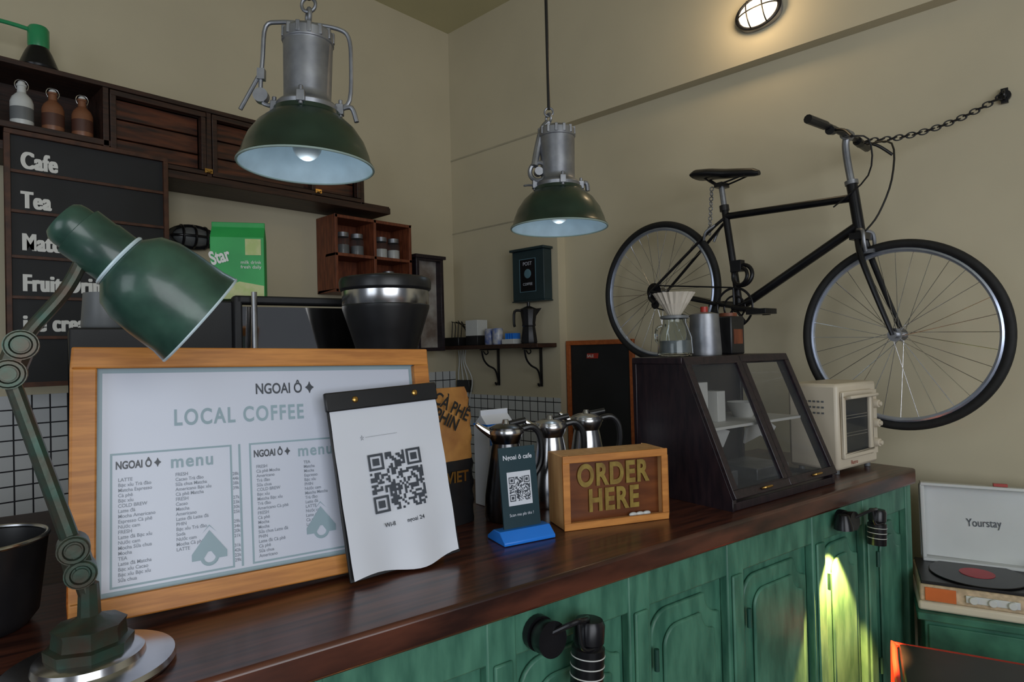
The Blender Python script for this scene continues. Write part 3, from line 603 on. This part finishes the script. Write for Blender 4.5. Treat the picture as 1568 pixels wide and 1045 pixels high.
b.tube([P(.12,2.25,-.10),P(.02,2.22,-.06),P(.01,2.08,-.02),P(.05,1.96,.0),P(.085,1.90,.03)],.0035); b.tube([P(.12,2.24,.10),P(.05,2.22,.07),P(.07,2.10,.03),P(.20,2.01,.02)],.003)
b.make('handlebar_levers_cables',BLK,e)
nn=14; b=B(); secs=[(.805,2.275,.065,.018),(.78,2.277,.075,.026),(.72,2.268,.065,.026),(.66,2.255,.040,.024),(.60,2.245,.024,.022),(.53,2.232,.020,.020),(.505,2.225,.012,.012)]
vs=[]
for (x,z,w_,t_) in secs:
    for i in range(nn):
        a=2*pi*i/nn; px=P(x,z); vs.append((px[0],w_*math.cos(a),px[2]+t_*(math.sin(a) if math.sin(a)>0 else .8*math.sin(a))-.01))
b.add(vs,[(j*nn+i,j*nn+(i+1)%nn,(j+1)*nn+(i+1)%nn,(j+1)*nn+i) for j in range(len(secs)-1) for i in range(nn)]+[tuple(range(nn))[::-1],tuple(range((len(secs)-1)*nn,len(secs)*nn))])
b.make('saddle',BLK,e,ang=60)
b=B(); [b.tube([P(.76,2.25,.02*s_),P(.70,2.205,.022*s_),P(.66,2.205,.022*s_),P(.56,2.22,.015*s_)],.004) for s_ in(-1,1)]; b.box(P(.683,2.20),(.04,.06,.02)); b.make('saddle_rails',BLKM,e)
b=B(); x,_,z=P(*BBp)
b.torus((x,.045,z),(0,1,0),.085,.006,n=48,m=6,sz=.5); b.torus((x,.045,z),(0,1,0),.05,.005,n=40,m=6,sz=.5)
for i in range(5):
    a=2*pi*i/5+.3; b.cyl((x,.045,z),(x+.085*math.cos(a),.045,z+.085*math.sin(a)),.006,n=8)
b.tube([(x,.06,z),(x-.165,.075,z-.03)],[.013,.010],smooth=0); b.tube([(x,-.06,z),(x+.165,-.075,z+.03)],[.013,.010],smooth=0)
b.box((x-.168,.125,z-.03),(.085,.09,.022)); b.box((x+.168,-.125,z+.03),(.085,.09,.022)); b.box((x-.168,.085,z-.03),(.03,.014,.028))
rx,_,rz=P(*RW)
b.tube([(x+.01,.045,z+.088),(rx,.045,rz+.03)],.0035,smooth=0); b.tube([(x-.0,.045,z-.088),(rx-.03,.052,rz-.085)],.0035,smooth=0)
b.torus(P(.575,1.79,.035),(0,1,.1),.045,.009,n=28); b.torus(P(.578,1.785,.05),(.2,1,.1),.038,.008,n=28); b.box(P(.595,1.83,.04),(.05,.035,.05))
b.make('crankset_pedals_chain_lock',BLKM,e,bevel=.001)
b=B()
for s_ in(-1,1):
    b.tube([P(.115,1.91,.02*s_),P(.09,1.90,.045*s_),P(.085,1.86,.048*s_),P(.085,1.825,.035*s_)],.007); b.box(P(.083,1.825,.027*s_),(.05,.014,.014))
    b.tube([P(.70,2.03,.02*s_),P(.74,2.0,.045*s_),P(.755,1.965,.04*s_)],.006)
b.make('rim_brakes',STLD,e)
b=B(); p=Vector(P(.72,2.19,.02))
for i in range(10): b.torus(p+Vector((.002*i,0,-.022*i)),(1,0,0) if i%2 else (0,1,0),.009,.0028,n=12,m=6)
b.make('seat_chain',STLD,e)
e=G('wall_chain',Matrix())
A=M@Vector(P(.12,2.26,-.08)); E_=Vector((2.945,.236,2.395)); b=B(); n=22
dv=(E_-A)
for i in range(n):
    t=(i+.5)/n; p=A.lerp(E_,t)+Vector((0,0,-.040*4*t*(1-t)))
    d=dv.normalized(); a1=Vector((0,0,1)).cross(d).normalized(); a2=d.cross(a1); ax_=(a1 if i%2 else a2)
    b.M=Matrix.Translation(p)@Matrix((d,ax_.cross(d),ax_)).transposed().to_4x4(); b.torus((0,0,0),(0,0,1),.0100,.0024,n=16,m=6,sx=1.6)
b.M=Matrix(); b.make('links',BLKM,e)
b=B(); b.cyl((2.968,.236,2.395),(2.955,.236,2.395),.020); b.torus((2.945,.236,2.395),(0,1,0),.014,.004,n=20); b.box((2.962,.236,2.395),(.012,.022,.055)); b.make('wall_hook',BLKM,e)
# ------------------------------------------------------------------ record table + player + chair
td=Vector((.25,-.968,0)).normalized(); tb=Z.cross(td)
Mt=Matrix((td,tb,Z)).transposed().to_4x4(); Mt.translation=Vector((2.42,.465,0))
e=G('record_cabinet',Mt)
b=B(); b.bx(0,.66,0,.36,.575,.60); b.bx(.02,.64,.02,.35,.40,.575); [b.bx(x,x+.04,y,y+.04,0,.42) for x in(.02,.60) for y in(.02,.31)]
b.bx(.03,.63,.012,.02,.42,.56); b.make('cabinet',mat('green_worn_paint',(.05,.20,.13),.5,scale=10,bump=.5,col2=(.014,.08,.055)),e,bevel=.004)
e=G('suitcase_record_player',Mt@Matrix.Translation((.004,.02,.601)))
b=B(); b.bx(0,.51,0,.28,.0,.03); b.make('case_base',CRM,e,bevel=.008)
b=B(); b.bx(.005,.505,.004,.28,.03,.085); b.make('case_body',mat('speaker_cream',(.55,.42,.28),.6,var=.2,scale=60),e,bevel=.006)
b=B(); [b.bx(x,x+.085,-.001,.004,.035,.078) for x in(.02,.30,.40)]; b.make('orange_panels',ORG,e,bevel=.001)
b=B(); b.bx(.13,.27,-.004,.002,.045,.068); [b.cyl((x,-.012,.056),(x,0,.056),.012) for x in(.15,.2,.25)]; b.make('front_controls',CER,e,bevel=.002)
B().bx(.01,.50,.01,.27,.085,.095).make('deck',BLK,e,bevel=.002)
b=B(); b.lathe([(0,.0975),(.135,.0975),(.137,.099),(.135,.101),(0,.101)],c=(.18,.140,0),n=64); b.make('vinyl_record',BLKM,e); b=B(); b.cyl((.18,.140,.101),(.18,.140,.1025),.05,n=40); b.make('record_label',mat('label_pink',(.5,.06,.08),.5),e)
b=B(); b.tube([(.38,.22,.10),(.38,.22,.125),(.39,.10,.12),(.34,.05,.108)],.005); b.cyl((.38,.22,.095),(.38,.22,.125),.018); b.make('tonearm',CER,e)
q=sub('lid_panel',e,Matrix.Translation((.025,.285,.09))@Matrix.Rotation(pi/2-.10,4,'X'))
b=B(); b.bx(.01,.51,0,.280,-.008,0); b.frame(.01,.51,0,.280,.012,0,.05); b.make('lid',CER,q,bevel=.003)
b=B(); b.bx(.23,.27,.280,.290,.01,.03); b.make('lid_handle',RED,q)
text('Yourstay',.15,.13,.040,PDK,q,z=.002,sx=.70).rotation_euler=(0,0,.05)
Mc2=Matrix((td,tb,Z)).transposed().to_4x4(); Mc2.translation=Vector((2.13,.470,0))
e=G('red_framed_chair',Mc2)
b=B(); b.bx(.012,.39,-.33,.05,.555,.582); b.make('seat_pad',BLK,e,bevel=.008)
b=B(); b.tube([(0,-.34,.57),(0,.03,.57),(.03,.06,.57),(.37,.06,.57),(.40,.03,.57),(.40,-.34,.57)],.008)
[b.tube([(x,y,.57),(x*1.06-.01,y*1.06,.009)],.010,smooth=0) for x in(0,.40) for y in(-.32,.05)]; b.make('red_tube_frame',RED,e)
# seating area behind the viewer (seen in the machine's mirror panel)
e=G('cafe_table',T(1.35,-1.60,0))
b=B(); b.bx(-.45,.45,-.35,.35,.71,.74); [b.cyl((x,y,0),(x*.92,y*.92,.71),.02,.03) for x in(-.38,.38) for y in(-.28,.28)]; b.bx(-.38,.38,-.28,-.26,.64,.71); b.bx(-.38,.38,.26,.28,.64,.71); b.make('table',PINE,e,bevel=.004)
for x,y,r in((.45,-1.0,.4),(2.25,-1.3,-1.2)):
    e=G('wooden_cafe_chair',T(x,y,0,r)); b=B(); b.bx(-.21,.21,-.21,.21,.43,.46); [b.cyl((i*.19,j*.19,0),(i*.18,j*.18,.43),.018) for i in(-1,1) for j in(-1,1)]
    [b.cyl((i*.18,-.19,.45),(i*.17,-.24,.88),.016) for i in(-1,1)]; b.bx(-.19,.19,-.25,-.225,.72,.88); b.make('chair',RWOOD,e,bevel=.004)
    b=B(); b.bx(-.19,.19,-.19,.19,.461,.49); b.make('cushion',WHT,e,bevel=.01)
# ------------------------------------------------------------------ lights, world, camera
def area(name,loc,tgt,sx,sy,en,col):
    l=bpy.data.lights.new(name,'AREA'); l.shape='RECTANGLE'; l.size=sx; l.size_y=sy; l.energy=en; l.color=col
    o=bpy.data.objects.new(name,l); bpy.context.collection.objects.link(o); o.location=loc; o.rotation_euler=(Vector(tgt)-Vector(loc)).to_track_quat('-Z','Y').to_euler()
area('daylight_shopfront',(-.6,-2.7,1.9),(1.9,2.2,1.6),3.0,2.2,80,(.93,.97,1))
area('daylight_side_door',(-2.7,.4,1.9),(1.8,1.8,1.4),1.6,1.8,22,(.86,.93,1))
w=bpy.data.worlds.new('world'); bpy.context.scene.world=w; w.use_nodes=True; w.node_tree.nodes['Background'].inputs[0].default_value=(.60,.67,.78,1); w.node_tree.nodes['Background'].inputs[1].default_value=.11
bpy.context.scene.view_settings.view_transform='Standard'
f=963.0; hd=math.radians(43.1); p=math.radians(.74); ro=.025
F=Vector((math.cos(hd)*math.cos(p),math.sin(hd)*math.cos(p),math.sin(p)))
r0=Vector((math.sin(hd),-math.cos(hd),0)); u0=r0.cross(F)
R=math.cos(ro)*r0-math.sin(ro)*u0; U=math.sin(ro)*r0+math.cos(ro)*u0
cam=bpy.data.cameras.new('camera'); co=bpy.data.objects.new('camera',cam); bpy.context.collection.objects.link(co)
Mx=Matrix((R,U,-F)).transposed().to_4x4(); Mx.translation=Vector((0,0,1.5)); co.matrix_world=Mx
cam.sensor_width=36; cam.lens=f/1568*36; cam.clip_start=.02; bpy.context.scene.camera=co
